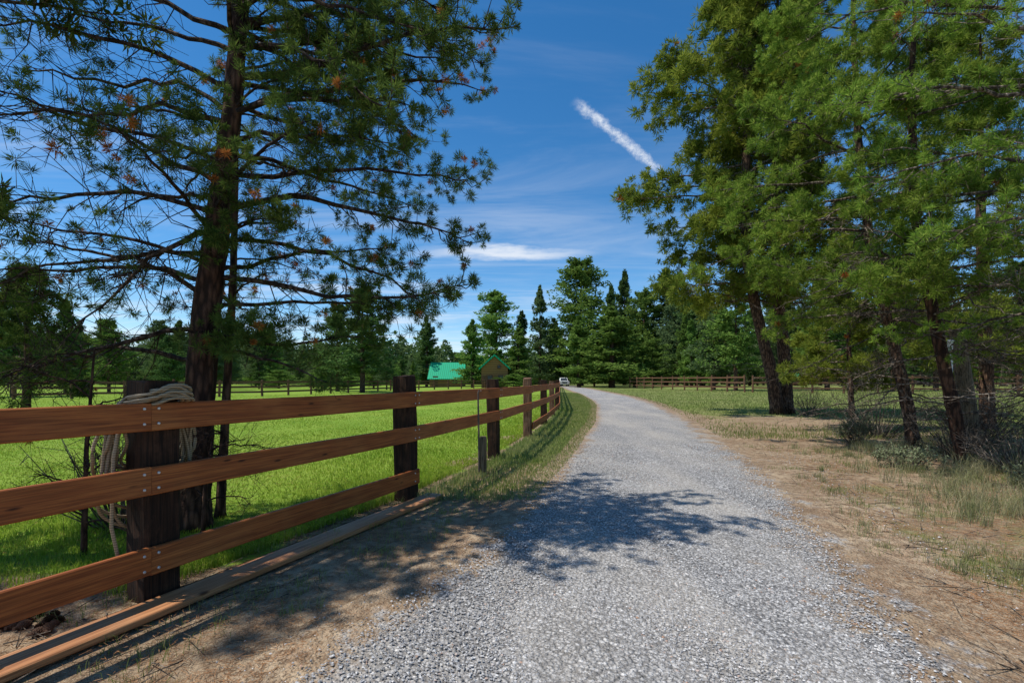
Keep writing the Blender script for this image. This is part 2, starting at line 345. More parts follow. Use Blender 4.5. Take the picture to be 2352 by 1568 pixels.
clumps('tall_dry_grass',np.stack([x,y,0*x],1),50,.33,M_dry,'tall seeding grass around the trunks at the right edge',spread=.09)
n=280; y=rng.uniform(1.9,7,n); x=fx(y)+rng.uniform(-.8,1.0,n); clumps('fence_grass',np.stack([x,y,0*x],1),18,.10,M_verge,'sparse grass sprigs along the foot of the brown fence',spread=.05)

# ------------------------------------------------------------------ near fence
def board(name,p0,p1,h0,h1,th,mat,parent,zb=None):
    p0=Vector(p0);p1=Vector(p1); d=p1-p0; L=d.length; n=10
    xs=np.linspace(0,L,n+1); b=MB(); bv=.006
    prof=[(-th/2,-.5,0,bv),(-th/2,.5,0,-bv),(-th/2,.5,bv,0),(th/2,.5,-bv,0),(th/2,.5,0,-bv),(th/2,-.5,0,bv),(th/2,-.5,-bv,0),(-th/2,-.5,bv,0)]
    V=[]
    for x in xs:
        h=h0+(h1-h0)*x/L; wv=.004*math.sin(x*2.3+L*7)
        for a,s_,da,dz in prof: V.append((x,a+da+wv,s_*h+dz))
    k=8; i=np.arange(n)[:,None]*k; j=np.arange(k)[None,:]; j2=(j+1)%k
    b.add(V,np.stack([i+j,i+k+j,i+k+j2,i+j2],-1).reshape(-1,4),np.arange(k)[None,:],(np.arange(k)[::-1]+n*k)[None,:])
    o=b.build(name,mat); rot=d.to_track_quat('X','Z'); o.location=p0; o.rotation_euler=rot.to_euler()
    if parent: par(o,parent)
    return o
def tie(name,c,w,d,h,rz,mat,parent,lean=(0,0)):
    n=9; b=MB(); V=[]; ch=.018
    for i in range(n):
        z=-.05+(h+.05)*i/(n-1); s_=1-(.06 if i==n-1 else 0)
        for a,bb in ((-1,-1),(1,-1),(1,1),(-1,1)):
            for q in ((ch,0),(0,ch)):
                cw=(w/2-(q[0] if (a*bb>0)==(True) else q[1]))*a; cd=(d/2-(q[1] if a*bb>0 else q[0]))*bb
                V.append((cw*s_+rng.normal(0,.0025)+lean[0]*z,cd*s_+rng.normal(0,.0025)+lean[1]*z,z+(rng.normal(0,.008) if i==n-1 else 0)))
    V=np.array(V).reshape(n,8,3); o2=np.argsort(np.arctan2(V[2,:,1]-lean[1]*V[2,:,2].mean(),V[2,:,0]-lean[0]*V[2,:,2].mean())); V=V[:,o2]
    k=8; i=np.arange(n-1)[:,None]*k; j=np.arange(k)[None,:]; j2=(j+1)%k
    b.add(V,np.stack([i+j,i+j2,i+k+j2,i+k+j],-1).reshape(-1,4),(np.arange(k)+(n-1)*k)[None,:])
    o=b.build(name,mat); o.location=(c[0],c[1],0); o.rotation_euler=(0,0,rz); par(o,parent); return o
fence=tag(empty('board_fence',(-2.2,2.9,0)),'reddish brown three board fence with dark tie posts curving along the driveway','fence')
M_bolt=simple('galvanised_bolt',(.6,.6,.58),.35,.6)
NP=len(RL); tang=np.gradient(RL,axis=0); tang=nrm(tang); nl=np.stack([-tang[:,1],tang[:,0]],1)
hts=[1.3,1.34,1.395,1.36,1.39,1.34,1.3]
for i in range(NP):
    w=.21 if i<2 else (.205 if i<3 else .185)
    c=RL[i]+nl[i]*(w/2+.022)
    if i==1: c=c+np.array([.03,.1])
    tie('post',c,w,w,hts[i] if i<7 else 1.28+.05*rng.random(),math.atan2(tang[i,1],tang[i,0]),M_post2 if i in(4,6,9,12) else M_post,fence,(rng.normal(0,.012),rng.normal(0,.012)))
def rail(kind,i0,i1,h=.168,e0=0,e1=0):
    a=RL[i0];b_=RL[i1]; d=nrm(b_-a); a=a-d*e0; b_=b_+d*e1; z={'t':1.135,'m':.75,'b':.272}[kind]
    o=board('rail',(a[0],a[1],z+rng.normal(0,.004)),(b_[0],b_[1],z+rng.normal(0,.004)),h,h,.032,M_rail,fence)
    if i0<6:
        for (P,sg) in ((RL[i0],1),(RL[i1],-1)):
            q=np.array(P)+d*sg*.04; nrr=np.array([d[1],-d[0]])
            for dz in (-.045,.045):
                m=MB(); c0=np.array([q[0]+nrr[0]*.014,q[1]+nrr[1]*.014,z+dz]); c1=c0+np.array([nrr[0],nrr[1],0])*.007
                m.tube([c0,c1,c1+np.array([nrr[0],nrr[1],0])*.003],[.0085,.0085,.005],10); s=m.build('bolt',M_bolt,None,False)
                s.parent=o; s.matrix_parent_inverse=(Matrix.Translation(o.location)@o.rotation_euler.to_matrix().to_4x4()).inverted()
    return o
for k in 'tmb':
    for i in range(0,NP-1):
        if k=='b' and i in (2,3): continue
        rail(k,i,i+1,.165,-.002,-.002 if not(k=='b' and i==1) else .05)
pl=board('loose_plank',(-2.92,.75,.045),(-.88,5.55,.03),.04,.04,.21,M_plank,None)
tag(pl,'long weathered wooden plank lying on the dirt under the fence rails','plank')

# hose on the first post
t=NT('hose_stripe'); p=t.obj(); wv=t.n('ShaderNodeTexWave',wave_type='BANDS',bands_direction='Z'); t.l(p,wv.inputs['Vector']); wv.inputs['Scale'].default_value=22; wv.inputs['Distortion'].default_value=1.5
M_hose=t.bsdf(t.mix(wv.outputs['Fac'],(.18,.13,.075),(.38,.29,.18)),.5)
b=MB(); c=RL[1]+nl[1]*.12+np.array([.05,.1]); tx=tang[1]; ny=-nl[1]
for k in range(12):
    sw=.14+.13*((k*5)%12)/12+rng.uniform(-.008,.008); bot=rng.uniform(.42,.85); top=1.236+.013*(k%6)
    P=[]; ph=rng.uniform(0,6)
    for q in np.linspace(0,2*math.pi,64):
        s_=math.sin(q); cc=math.cos(q)
        u_=(sw+.02*(1-cc))*np.sign(s_)*abs(s_)**.75; zz=(top+bot)/2+(top-bot)/2*cc
        f_=-.045-.014*(k%4)+(.20+.02*(k//6)+.012*(k%4))*float(sst(.8,.95,cc))-.12*float(sst(-.2,-.8,cc))
        if cc>.8: zz+=.012*(1-abs(s_)*1.5)
        u_+= .018*math.sin(3*q+ph)*(1-max(0,cc)); zz+=.01*math.sin(4*q+ph)
        P.append((c[0]+tx[0]*u_+ny[0]*f_,c[1]+tx[1]*u_+ny[1]*f_,zz))
    b.tube(P,.0095,8,False)
P=[(c[0]+tx[0]*u_+ny[0]*f_,c[1]+tx[1]*u_+ny[1]*f_,z) for u_,f_,z in ((-.2,0,1.15),(-.24,.0,.9),(-.25,0,.5),(-.22,.02,.28),(-.2,.03,.2),(-.17,.04,.24))]
b.tube(P,.0095,8)
hs=b.build('garden_hose',M_hose,None,True); tag(hs,'coiled beige garden hose hanging over the nearest fence post','garden hose')

# hydrant stake
r=tag(empty('stake',(-.42,6.95,0)),'short grey weathered stake with a thin upright metal rod in the grass','stake')
b=MB(); b.tube([(-.42+.01*z,6.95,z) for z in (-.05,.1,.3,.5,.54)],[.058,.058,.056,.055,.045],14,rough=.02); b.build('stake_post',M_greypost,r)
b=MB(); b.tube([(-.47,6.9,0),(-.475,6.9,.6),(-.485,6.9,1.16),(-.47,6.9,1.2),(-.44,6.9,1.19)],.013,8); b.build('rod',simple('rusty_steel',(.13,.10,.08),.6,.3),r)

# distant fences
def farfence(pts,h,label,step=3.0,lean=0):
    pts=np.array(pts,float); seg=np.linalg.norm(np.diff(pts,axis=0),axis=1); cum=np.concatenate([[0],np.cumsum(seg)])
    n=int(cum[-1]/step)+1; s_=np.linspace(0,cum[-1],n); Q=np.stack([np.interp(s_,cum,pts[:,0]),np.interp(s_,cum,pts[:,1])],1)
    root=tag(empty('rail_fence',(Q[0,0],Q[0,1],0)),label,'fence')
    for q in Q:
        b=MB(); hh=h+rng.uniform(.05,.18); b.tube([(q[0]+rng.normal(0,.02),q[1],z) for z in (-.05,hh*.5,hh)],[.10,.098,.09],8,rough=.03); b.build('post',M_farwood,root)
    for f_ in (.93,.62,.30):
        b=MB()
        for i in range(n-1):
            a=Q[i];c=Q[i+1]; d=c-a; L=np.linalg.norm(d); b.box(((a[0]+c[0])/2,(a[1]+c[1])/2-.12,h*f_+rng.normal(0,.012)),(L+.02*rng.random(),.05,.16),math.atan2(d[1],d[0]))
        b.build('rail',M_farwood,root)
farfence([(-34,33),(-20.5,40),(-14.4,63),(2.2,88),(8.4,89)],1.25,'low brown rail fence along the far side of the green pasture')
farfence([(19.5,80),(21.0,70),(25.0,52)],1.75,'dark rail fence slanting down across the right meadow behind the road bend',2.6)
farfence([(25.6,51.5),(38,46),(54,42)],1.7,'brown rail fence running behind the pines at the right',2.6)

# ------------------------------------------------------------------ trees
class Tree:
    def __init__(s): s.w=MB(); s.tr=MB(); s.P=[]; s.D=[]; s.rP=[]; s.rD=[]
    def trunk(s,pts,R,k=20):
        pts=np.array(pts,float); c=np.concatenate([[0],np.cumsum(np.linalg.norm(np.diff(pts,axis=0),axis=1))]); n=60; q=np.linspace(0,c[-1],n)
        s.T=np.stack([np.interp(q,c,pts[:,i]) for i in range(3)],1)
        for _ in range(3): s.T[1:-1]=(s.T[:-2]+2*s.T[1:-1]+s.T[2:])/4
        s.R=np.interp(q,c,R); s.R[:2]*=np.array([1.35,1.12]); s.tr.tube(s.T,s.R,k,True,.05)
    def at(s,z): i=np.argmin(abs(s.T[:,2]-z)); return s.T[i].copy(),s.R[i]
    def limb(s,p0,p1,r,sag=.1,t0=.35,ntw=16,twl=.6,leaf=1.,wob=.06,nsub=4,subl=.16,up=.2,side=.8,thick=1.):
        p0=np.array(p0,float);p1=np.array(p1,float); L=np.linalg.norm(p1-p0); n=12; tt=np.linspace(0,1,n)[:,None]
        P=p0+(p1-p0)*tt; P[:,2:]+=sag*L*4*tt*(1-tt)*(1-.3*tt)
        wv=np.cumsum(rng.normal(0,wob*L/n*1.6,(n,3)),0); wv-=wv[-1]*tt; P+=wv
        s.w.tube(P,r*(1-tt[:,0])**.8*.93+.0035,6,False)
        tw=np.sort(rng.uniform(t0*.4,1,ntw)); idx=tw*(n-1); i0=np.minimum(idx.astype(int),n-2); fr=(idx-i0)[:,None]
        B=P[i0]*(1-fr)+P[i0+1]*fr; T=nrm(P[i0+1]-P[i0])
        sd=nrm(np.cross(T,[0,0,1.])); sg=np.where(rng.random(ntw)<.5,1,-1)[:,None]
        D=nrm(T*rng.uniform(.1,1.0,(ntw,1))+sd*sg*side*rng.uniform(.2,1.1,(ntw,1))+np.array([0,0,1.])*rng.uniform(-.75,.5,(ntw,1)))
        Lw=twl*(1.15-.65*tw)*rng.uniform(.35,1.25,ntw); Lw=Lw[:,None]
        pts=[B]; dd=D
        for k in range(3):
            pts.append(pts[-1]+dd*Lw/3); dd=nrm(dd+np.array([0,0,up])+rng.normal(0,.32,(ntw,3)))
        rt=np.clip(r*.25,.003,.009)*thick
        for k in range(3): s.w.segs(pts[k],pts[k+1],rt*(1-k*.28),rt*(1-(k+1)*.28))
        live=tw>t0
        n2=nsub; u=rng.uniform(.3,1,(ntw,n2)); k0=np.minimum((u*3).astype(int),2); f2=(u*3-k0)[...,None]
        Pt=np.stack(pts,1); ar=np.arange(ntw)[:,None]
        sb=Pt[ar,k0]*(1-f2)+Pt[ar,k0+1]*f2; sdir=nrm(Pt[ar,k0+1]-Pt[ar,k0])
        sdir=nrm(sdir*.55+rng.normal(0,.65,sdir.shape)+np.array([0,0,up*1.4]))
        sl=subl*rng.uniform(.4,1.6,u.shape)[...,None]; se=sb+sdir*sl
        s.w.segs(sb.reshape(-1,3),se.reshape(-1,3),rt*.5,rt*.35)
        lv=(np.repeat(live[:,None],n2,1)&(rng.random(u.shape)<leaf)).ravel()
        s.P.append(se.reshape(-1,3)[lv]); s.D.append(sdir.reshape(-1,3)[lv])
        l2=live&(rng.random(ntw)<leaf); s.P.append(pts[3][l2]); s.D.append(dd[l2])
        if leaf>.1: s.P.append(P[-1:]); s.D.append(nrm(P[-1:]-P[-2:-1]))
    def finish(s,root,barkm,twigm,needm,size,K,w,rust=.03,smooth=True):
        s.tr.build('trunk',barkm,root,True); s.w.build('branches',twigm,root)
        P=np.concatenate(s.P);D=np.concatenate(s.D)
        q=np.sin(P[:,0]*2.1+1)+np.sin(P[:,1]*2.7)+np.sin(P[:,2]*1.9+P[:,0])
        r=rng.random(len(P))<rust*(.25+2.2*(q>1.1))
        b=MB(); b.tufts(P[~r],D[~r],size*rng.uniform(.6,1.35,(~r).sum()),K,w); b.build('crown',needm,root)
        if r.any(): b=MB(); b.tufts(P[r],D[r],size*rng.uniform(.5,.9,r.sum()),K,w); o=b.build('rusty_sprigs',M_rust,root); o['kind']='stuff'

# left pine
Y0=4.4
T=Tree(); T.trunk([(wx(440,Y0),Y0,-.05),(wx(450,Y0),Y0,.6),(wx(460,Y0),Y0,1.3),(wx(476,Y0),Y0,2.03),(wx(508,Y0),Y0,3.0),(wx(535,Y0),Y0,3.85),(wx(553,Y0),Y0,4.8),(-2.38,Y0,6.2),(-2.3,Y0,7.5)],[.145,.13,.12,.11,.095,.082,.07,.035,.01])
def LL(ys_,tipx,tipy,Yt,r,**k):
    p,_=T.at(wz(ys_,Y0)); T.limb(p,(wx(tipx,Yt),Yt,wz(tipy,Yt)),r,**k)
hero=dict(t0=.26,ntw=26,twl=.62,nsub=3,subl=.11,wob=.10)
LL(640,1095,650,4.5,.028,sag=-.03,**hero); LL(470,1080,560,4.8,.03,sag=.09,**hero); LL(400,1090,410,5.1,.024,sag=.02,**hero)
LL(250,1110,210,5.2,.03,sag=.06,**hero); LL(170,1190,60,4.3,.032,sag=-.02,**hero); LL(60,1110,150,5.3,.026,sag=.1,**hero); LL(-10,1020,30,4.3,.026,sag=.1,**hero)
LL(770,830,775,4.6,.02,sag=-.04,t0=.45,ntw=16,twl=.5,nsub=3); LL(700,960,700,5.3,.02,sag=.03,t0=.3,ntw=20,twl=.6,nsub=3); LL(820,760,880,4.2,.018,sag=.05,t0=.5,ntw=14,twl=.45,leaf=.4,nsub=3)
LL(330,900,330,3.9,.022,sag=.08,**hero); LL(560,1000,700,5.6,.022,sag=.05,**hero); LL(120,900,250,3.6,.022,sag=.1,**hero); LL(30,1000,80,3.9,.022,sag=.1,**hero)
LL(200,980,330,6.2,.022,sag=.08,**hero); LL(80,900,180,6.4,.022,sag=.08,**hero); LL(350,940,470,6.0,.022,sag=.06,**hero)
for ys_,tx_,ty_,Yt,sg in ((190,-30,60,3.9,.06),(300,-60,265,4.2,.10),(480,-60,495,4.3,.06),(590,-30,655,4.4,.05),(690,-60,640,4.3,.10),(420,-60,180,4.6,.0),(100,-60,-40,4.2,.05),(760,-40,900,3.9,.08),(820,-60,870,4.8,.05),(650,60,560,4.6,.04),(250,60,160,5.0,.08),(520,150,760,4.0,.12)):
    LL(ys_,tx_,ty_,Yt,.024,sag=sg,t0=.3,ntw=22,twl=.95,leaf=.26,nsub=4,subl=.22,wob=.12,up=.04)
for i in range(32):
    z=rng.uniform(1.9,6.3); p,_=T.at(z); a=i*2.4; L=(2.0 if z<4.3 else 2.0*(7.2-z)/2.9)*rng.uniform(.6,1.05)
    dx,dy=math.cos(a),math.sin(a)
    if dy<-.3: L=min(L,1.3)
    T.limb(p,p+np.array([dx*L,dy*L,L*rng.uniform(-.1,.3)]),.02,sag=.05,t0=.35,ntw=13,twl=.5,leaf=.8 if dx>0 else .3,nsub=3,wob=.10)
for i in range(10):
    z=rng.uniform(1.5,4.5); p,_=T.at(z); a=rng.uniform(-1.9,.2); T.limb(p,p+np.array([.7*math.cos(a),.7*math.sin(a),.1]),.012,t0=.25,ntw=11,twl=.35,nsub=3)
root=tag(empty('pine_tree',(wx(440,Y0),Y0,0)),'large dark pine with spreading limbs just behind the brown fence at left','tree')
T.finish(root,M_barkL,M_twigL,M_needL,.14,66,.0062,.10)

# slender pine in front
Ys=4.75; T=Tree(); T.trunk([(wx(505,Ys),Ys,0),(wx(520,Ys),Ys,1.2),(wx(535,Ys),Ys,2.3),(wx(542,Ys),Ys,3.4),(wx(545,Ys),Ys,4.4)],[.045,.038,.034,.025,.008],10)
for i in range(18):
    z=rng.uniform(.5,4.3); p,_=T.at(z); a=i*2.4; L=rng.uniform(.3,.9); T.limb(p,p+np.array([math.cos(a)*L,math.sin(a)*L,L*rng.uniform(-.3,.3)]),.008,t0=.4,ntw=9,twl=.3,nsub=3,leaf=.6 if z>1.6 else 0)
T.finish(tag(empty('young_pine',(wx(505,Ys),Ys,0)),'slender young pine with thin reddish stem right beside the big left trunk','tree'),M_barkR,M_twigL,M_needL,.13,50,.005,.15)
for (px,Yd,h,lb) in ((192,3.72,1.6,'thin dead sapling left of the hose post'),(465,4.1,.9,'short thin dead sapling right of the hose post')):
    T=Tree(); T.trunk([(wx(px,Yd),Yd,0),(wx(px+6,Yd),Yd,h*.5),(wx(px+25,Yd),Yd,h)],[.022,.016,.006],8)
    for i in range(14):
        z=rng.uniform(.15*h,h); p,_=T.at(z); a=rng.uniform(0,6.28); L=rng.uniform(.2,.55); T.limb(p,p+np.array([math.cos(a)*L,math.sin(a)*L*.6,L*rng.uniform(-.2,.5)]),.005,t0=.9,ntw=7,twl=.25,leaf=0,wob=.12)
    root=tag(empty('dead_sapling',(wx(px,Yd),Yd,0)),lb,'sapling'); T.tr.build('trunk',M_barkL,root,True); T.w.build('branches',M_barkL,root)

def bigtree(label,tr,R,nl_,prof,seed_az,size,K,w,needm,z0,z1,ntw=16,twl=1.0,nsub=4,subl=.28,base=None,deadz=0,barkm=M_barkR,name='pine_tree',bias=(0,0),rise=(-.1,.25),rust=.01,leaf=1.,rad=.03,dz=1.,deadl=(.6,2.2),extra=(),t0=.32):
    T=Tree(); T.trunk(tr,R,16)
    for i in range(nl_):
        z=z0+(z1-z0)*((i+rng.random())/nl_)**dz; p,_=T.at(z); a=seed_az+i*2.39996+rng.normal(0,.3); L=prof((z-z0)/(z1-z0))*rng.uniform(.5,1.2)
        d=np.array([math.cos(a),math.sin(a)]); L*= (1+bias[0]*d[0]+bias[1]*d[1])
        T.limb(p,p+np.array([d[0]*L,d[1]*L,L*rng.uniform(*rise)]),rad*min(1,L/2.5),sag=rng.uniform(-.02,.1),t0=t0,ntw=ntw,twl=twl*min(1.,.4+L/4),nsub=nsub,subl=subl,leaf=leaf,wob=.09)
    for (zs,tip,rr2) in extra:
        p,_=T.at(zs); T.limb(p,tip,rr2,sag=.06,t0=.5,ntw=ntw+6,twl=twl,nsub=nsub,subl=subl,leaf=leaf,wob=.08)
    for i in range(deadz):
        z=rng.uniform(.4,z0+1.0); p,_=T.at(z); a=rng.uniform(0,6.28); L=rng.uniform(*deadl); T.limb(p,p+np.array([math.cos(a)*L,math.sin(a)*L,-min(L*rng.uniform(-.2,.45),z*.8)]),.013,sag=.05,t0=.9,ntw=12,twl=.6,leaf=0,wob=.13,nsub=3,thick=1.3)
    root=tag(empty(name,tuple(tr[0][:2])+(0,)),label,'tree'); T.finish(root,barkm,M_twig,needm,size,K,w,rust); return root
bigtree('tall twin pine with curved trunk leaning left at the road bend',[(10.45,19,0),(10.2,19,1.6),(9.6,19,4),(9.15,19,6.6),(9.2,19,10),(9.3,19,14),(9.3,19,19.5)],[.24,.22,.2,.19,.15,.09,.02],70,lambda u:4.9*(1-u)**.55*(.66+.68*u if u<.5 else 1),0,.50,38,.038,M_needM,4.4,19,ntw=19,twl=1.4,nsub=3,subl=.32,deadz=8,bias=(-.14,0),rad=.05)
bigtree('tall straight pine standing close to the right of the curved twin pine trunk',[(10.95,19.3,0),(10.9,19.3,2),(10.6,19.3,5),(10.5,19.3,9),(10.6,19.3,14),(10.6,19.3,18.)],[.25,.23,.21,.16,.1,.02],48,lambda u:4.3*(1-u)**.6,1,.50,36,.038,M_needM,3.8,17.5,ntw=18,twl=1.3,nsub=3,subl=.32,deadz=8,rad=.045)
bigtree('leaning slim pine with bright foliage at the right bank nearest the road',[(7.9,9.5,0),(7.75,9.5,1.),(7.4,9.5,2.4),(7.05,9.5,3.9),(6.8,9.5,6),(6.7,9.5,8.5),(6.7,9.5,10.6)],[.12,.105,.09,.08,.065,.04,.01],58,lambda u:3.2*(1-u)**.5,.5,.235,48,.0135,M_needR,2.5,10.4,ntw=17,twl=.88,nsub=3,subl=.18,deadz=30,bias=(-.15,-.1),dz=1.1,rise=(-.2,.25))
bigtree('dark trunked pine in front of the leaning wooden pole at right',[(7.25,7.75,0),(7.05,7.75,1.),(6.75,7.75,2.4),(6.45,7.75,4),(6.4,7.75,6),(6.5,7.75,8.2)],[.10,.09,.08,.07,.045,.01],36,lambda u:2.2*(1-u)**.5,2.,.20,48,.0115,M_needR,2.5,8,ntw=15,twl=.72,nsub=3,subl=.16,deadz=32,barkm=M_barkL,dz=1.1,rise=(-.2,.3))
bigtree('pine at the right edge whose long bare limbs reach in over the bank',[(8.0,6.0,0),(7.9,6.0,3),(7.8,6,6),(7.8,6,9)],[.17,.14,.09,.01],32,lambda u:3.1*(1-u)**.4,.2,.175,50,.0095,M_needR,2.3,8.8,ntw=18,twl=.78,nsub=3,subl=.16,deadz=26,bias=(-.1,0),leaf=.85,dz=1.1,rise=(-.2,.3),deadl=(1.,3.),
  extra=((4.6,(3.9,6.0,4.75),.035),(3.9,(4.0,5.6,3.7),.03),(5.2,(4.1,5.2,5.3),.03),(5.8,(4.0,6.4,6.2),.03),(3.3,(4.8,5.4,3.0),.025)))
bigtree('bushy pine standing behind the leaning wooden pole at right',[(12.6,12.8,0),(12.5,12.8,3),(12.4,12.8,6),(12.4,12.8,11)],[.17,.14,.1,.01],44,lambda u:3.3*(1-u)**.5,.9,.32,38,.021,M_needM,1.6,10.8,ntw=16,twl=1.,nsub=3,subl=.22,deadz=16,dz=1.15,rise=(-.2,.25))
bigtree('thin young pine between the twin pines and the leaning slim pine',[(9.3,13.2,0),(9.2,13.2,2),(9.15,13.2,5.2)],[.08,.06,.01],34,lambda u:1.6*(1-u)**.6+.1,.9,.28,38,.020,M_needM,1.1,5.1,ntw=12,twl=.65,nsub=3,subl=.2,deadz=4,rise=(-.15,.15),name='young_pine')
bigtree('feathery pine at the far left edge beyond the pasture corner',[(-15.6,15.5,0),(-15.5,15.5,2),(-15.6,15.5,5.0)],[.13,.1,.01],30,lambda u:2.1*(1-u)**.6,.5,.32,30,.022,M_needL,.8,4.9,ntw=13,twl=.8,nsub=3,subl=.2,barkm=M_barkL)
bigtree('pine just outside the left edge that shades the nearest fence post',[(-5.5,3.4,0),(-5.4,3.4,3),(-5.3,3.4,6),(-5.3,3.4,8.8)],[.16,.13,.09,.01],36,lambda u:2.0*(1-u)**.35,.2,.23,20,.02,M_needL,2.4,8.6,ntw=14,twl=.6,nsub=3,subl=.16,barkm=M_barkL,rust=0)

# ---- background conifers
def proto(kind,seed):
    r=np.random.default_rng(seed); H=10.; b=MB(); nb=170
    z=r.uniform(.05 if kind!='pine' else .14,1,nb)**.9; az=r.uniform(0,6.283,nb)
    if kind=='fir': L=1.9*(1-z)**.72+.12
    elif kind=='narrow': L=1.25*(1-z)**.65+.08
    elif kind=='pine': L=2.0*np.sqrt(np.clip(1-((z-.43)/.60)**2,0,1))*(1.2-.6*z)+.15
    else: L=2.6*np.sqrt(np.clip(1-z**1.7,0,1))+.2
    lump=1+.28*np.sin(az*2+z*9+seed)+.18*np.sin(az*3-z*14+seed*2)
    L=L*r.uniform(.45,1.25,nb)*lump; n=80
    u=r.uniform(.08,1,(nb,n))**.6; slope=(.02 if kind in('fir','narrow') else .16)
    rad=u*L[:,None]; a=az[:,None]+r.normal(0,.20,(nb,n))*(1.15-.3*u)
    P=np.stack([rad*np.cos(a),rad*np.sin(a),z[:,None]*H+rad*slope+r.normal(0,.13,(nb,n))+.12*u*u],-1).reshape(-1,3)
    b.flakes(P,r.uniform(.13,.30,len(P)),.7,r)
    cm=b.mesh('crown'); t_=MB(); t_.tube([(0,0,0),(.03,0,2.5),(0,.03,6),(0,0,9.8)],[.17,.14,.08,.02],8)
    for i in range(0,nb,3): pz=z[i]*H; t_.tube([(0,0,pz),(math.cos(az[i])*L[i]*.8,math.sin(az[i])*L[i]*.8,pz+L[i]*.8*slope)],[.03,.01],4,False)
    tm=t_.mesh('trunk'); tm.materials.append(M_barkR); return cm,tm
PR={}
for k,kind in enumerate(('fir','narrow','pine','bush')):
    for j in range(4): PR[(kind,j)]=proto(kind,50+k*5+j)
cache={}
def bgt(px,top,Yd,kind,mi,wpx=None,label=None,group=None,name='conifer'):
    H=wz(top,Yd); j=int(rng.integers(0,4)); cm,tm=PR[(kind,j)]
    key=(kind,j,mi)
    if key not in cache: c2=cm.copy(); c2.materials.append(M_bg[mi]); cache[key]=c2
    nat={'fir':3.6,'narrow':2.5,'pine':4.0,'bush':5.}[kind]; sx=(1.28*wpx*Yd/F)/nat if wpx else H/10*rng.uniform(1.05,1.4)
    root=empty(name,(wx(px,Yd),Yd,0)); root.scale=(sx,sx,H/10); root.rotation_euler=(0,0,rng.uniform(0,6.28)); tag(root,label,'tree' if name!='bush' else 'bush',group)
    for nm,me in (('trunk',tm),('crown',cache[key])):
        o=bpy.data.objects.new(nm,me); COL.objects.link(o); o.parent=root
for a in ((980,733,100,'fir',0,62,'narrow dark conifer left of the green roofed barn'),
 (1085,738,84,'fir',1,66,'green conical conifer between the green roofed barn and the log cabin'),
 (1140,676,118,'pine',1,100,'broad round topped pine rising behind the log cabin'),
 (1190,757,86,'fir',1,70,'light green bushy conifer just right of the log cabin'),
 (1198,718,122,'narrow',2,44,'thin spire conifer behind the log cabin, between two broader pines'),
 (1240,662,108,'fir',2,58,'tall narrow blue green conifer at the head of the road'),
 (1272,735,120,'fir',0,66,'dark conifer just behind the road end'),
 (1335,603,106,'pine',1,120,'tallest broad pine of the group at the head of the road'),
 (1330,730,88,'fir',1,84,'light green conifer in front of the tallest broad pine'),
 (1405,710,84,'fir',1,130,'wide bright green fir right of the road end'),
 (1403,660,125,'fir',0,60,'dark pointed conifer left of the tallest spire behind the wide bright fir'),
 (1434,628,128,'fir',0,70,'tallest dark spire behind the wide bright green fir'),
 (1480,665,112,'pine',1,76,'medium green spire between two dark conifers right of the wide fir'),
 (1530,622,112,'fir',0,95,'tall dark conifer near the start of the right meadow fence'),
 (1458,760,92,'fir',1,74,'short green conifer beside the wide bright fir on its right side'),
 (1555,690,104,'pine',2,76,'greyish conifer on the right of the tall dark conifer'),
 (1365,770,96,'bush',1,60,'low light green tree between the broad pine and the wide bright fir'),
 (1500,780,94,'bush',1,70,'low light green tree under the medium green spire'),
 (1290,790,112,'fir',0,60,'small dark conifer directly behind the white truck'),
 (1600,680,96,'pine',0,80,'green pointed conifer just left of the twin pine trunks'),
 (832,668,52,'pine',0,115,'dark rounded pine standing beyond the pasture between left pine and barn'),
 (775,702,58,'pine',0,80,'dark pine just left of the rounded pasture pine')):
    bgt(*a[:6],label=a[6])
for i in range(56):
    px=rng.uniform(-30,960); Yd=rng.uniform(62,130); bgt(px,rng.uniform(735,815) if px<640 else (rng.uniform(775,825) if px<880 else rng.uniform(800,835)),Yd,['fir','pine','fir'][i%3],(i+1)%3,None,'distant conifer in the tree line beyond the left pasture','trees beyond the left pasture')
for i in range(54):
    px=rng.uniform(1560,2420); Yd=rng.uniform(82,125); bgt(px,rng.uniform(690,800),Yd,['fir','narrow','pine'][i%3],i%3,None,'distant conifer in the tree line beyond the right meadow fence','trees beyond the right meadow')
for px,tp,Yd in ((30,650,38),(150,700,46),(250,740,50),(390,775,60)):
    bgt(px,tp,Yd,'pine' if px!=150 else 'fir',[0,1,2][px%3],None,'dark green pine behind the pasture at the left side of the photo','pines at the left side')
for px,tp,w_ in ((905,838,36),(1180,858,46),(1142,866,26),(640,850,60),(720,856,50),(800,862,40)):
    bgt(px,tp,78,'bush',1,w_,'low round green bush near the far pasture fence','bushes along the far fence','bush')
for px,tp,Yd in ((1690,640,60),(1640,700,64),(1900,620,62),(2050,650,60),(2250,640,58),(2340,610,56),(1970,700,62),(2150,600,60),(1790,680,66)):
    bgt(px,tp,Yd,'pine',[0,1,2][px%3],None,'tall green pine filling the gap behind the right foreground pines','pines behind the right bank')
# far forest mass
b=MB()
n=260
for i in range(900):
    Yd=rng.uniform(135,200); X_=rng.uniform(-1.3,1.3)*Yd; H=rng.uniform(8,15) if abs(X_/Yd)>.12 else rng.uniform(6,10)
    if X_/Yd>.2: H*=1.35
    u=rng.random(n)**.9
    r_=.28*H*np.sqrt(np.clip(1-u**1.3,0,1))*np.sqrt(rng.random(n))+.2; a=rng.uniform(0,6.28,n); b.flakes(np.stack([X_+r_*np.cos(a),Yd+r_*np.sin(a),u*H],1),rng.uniform(.7,1.5,n),.5)
tag(b.build('far_forest',M_forest),'hazy forest band along the horizon behind all the buildings','forest',kind='stuff')

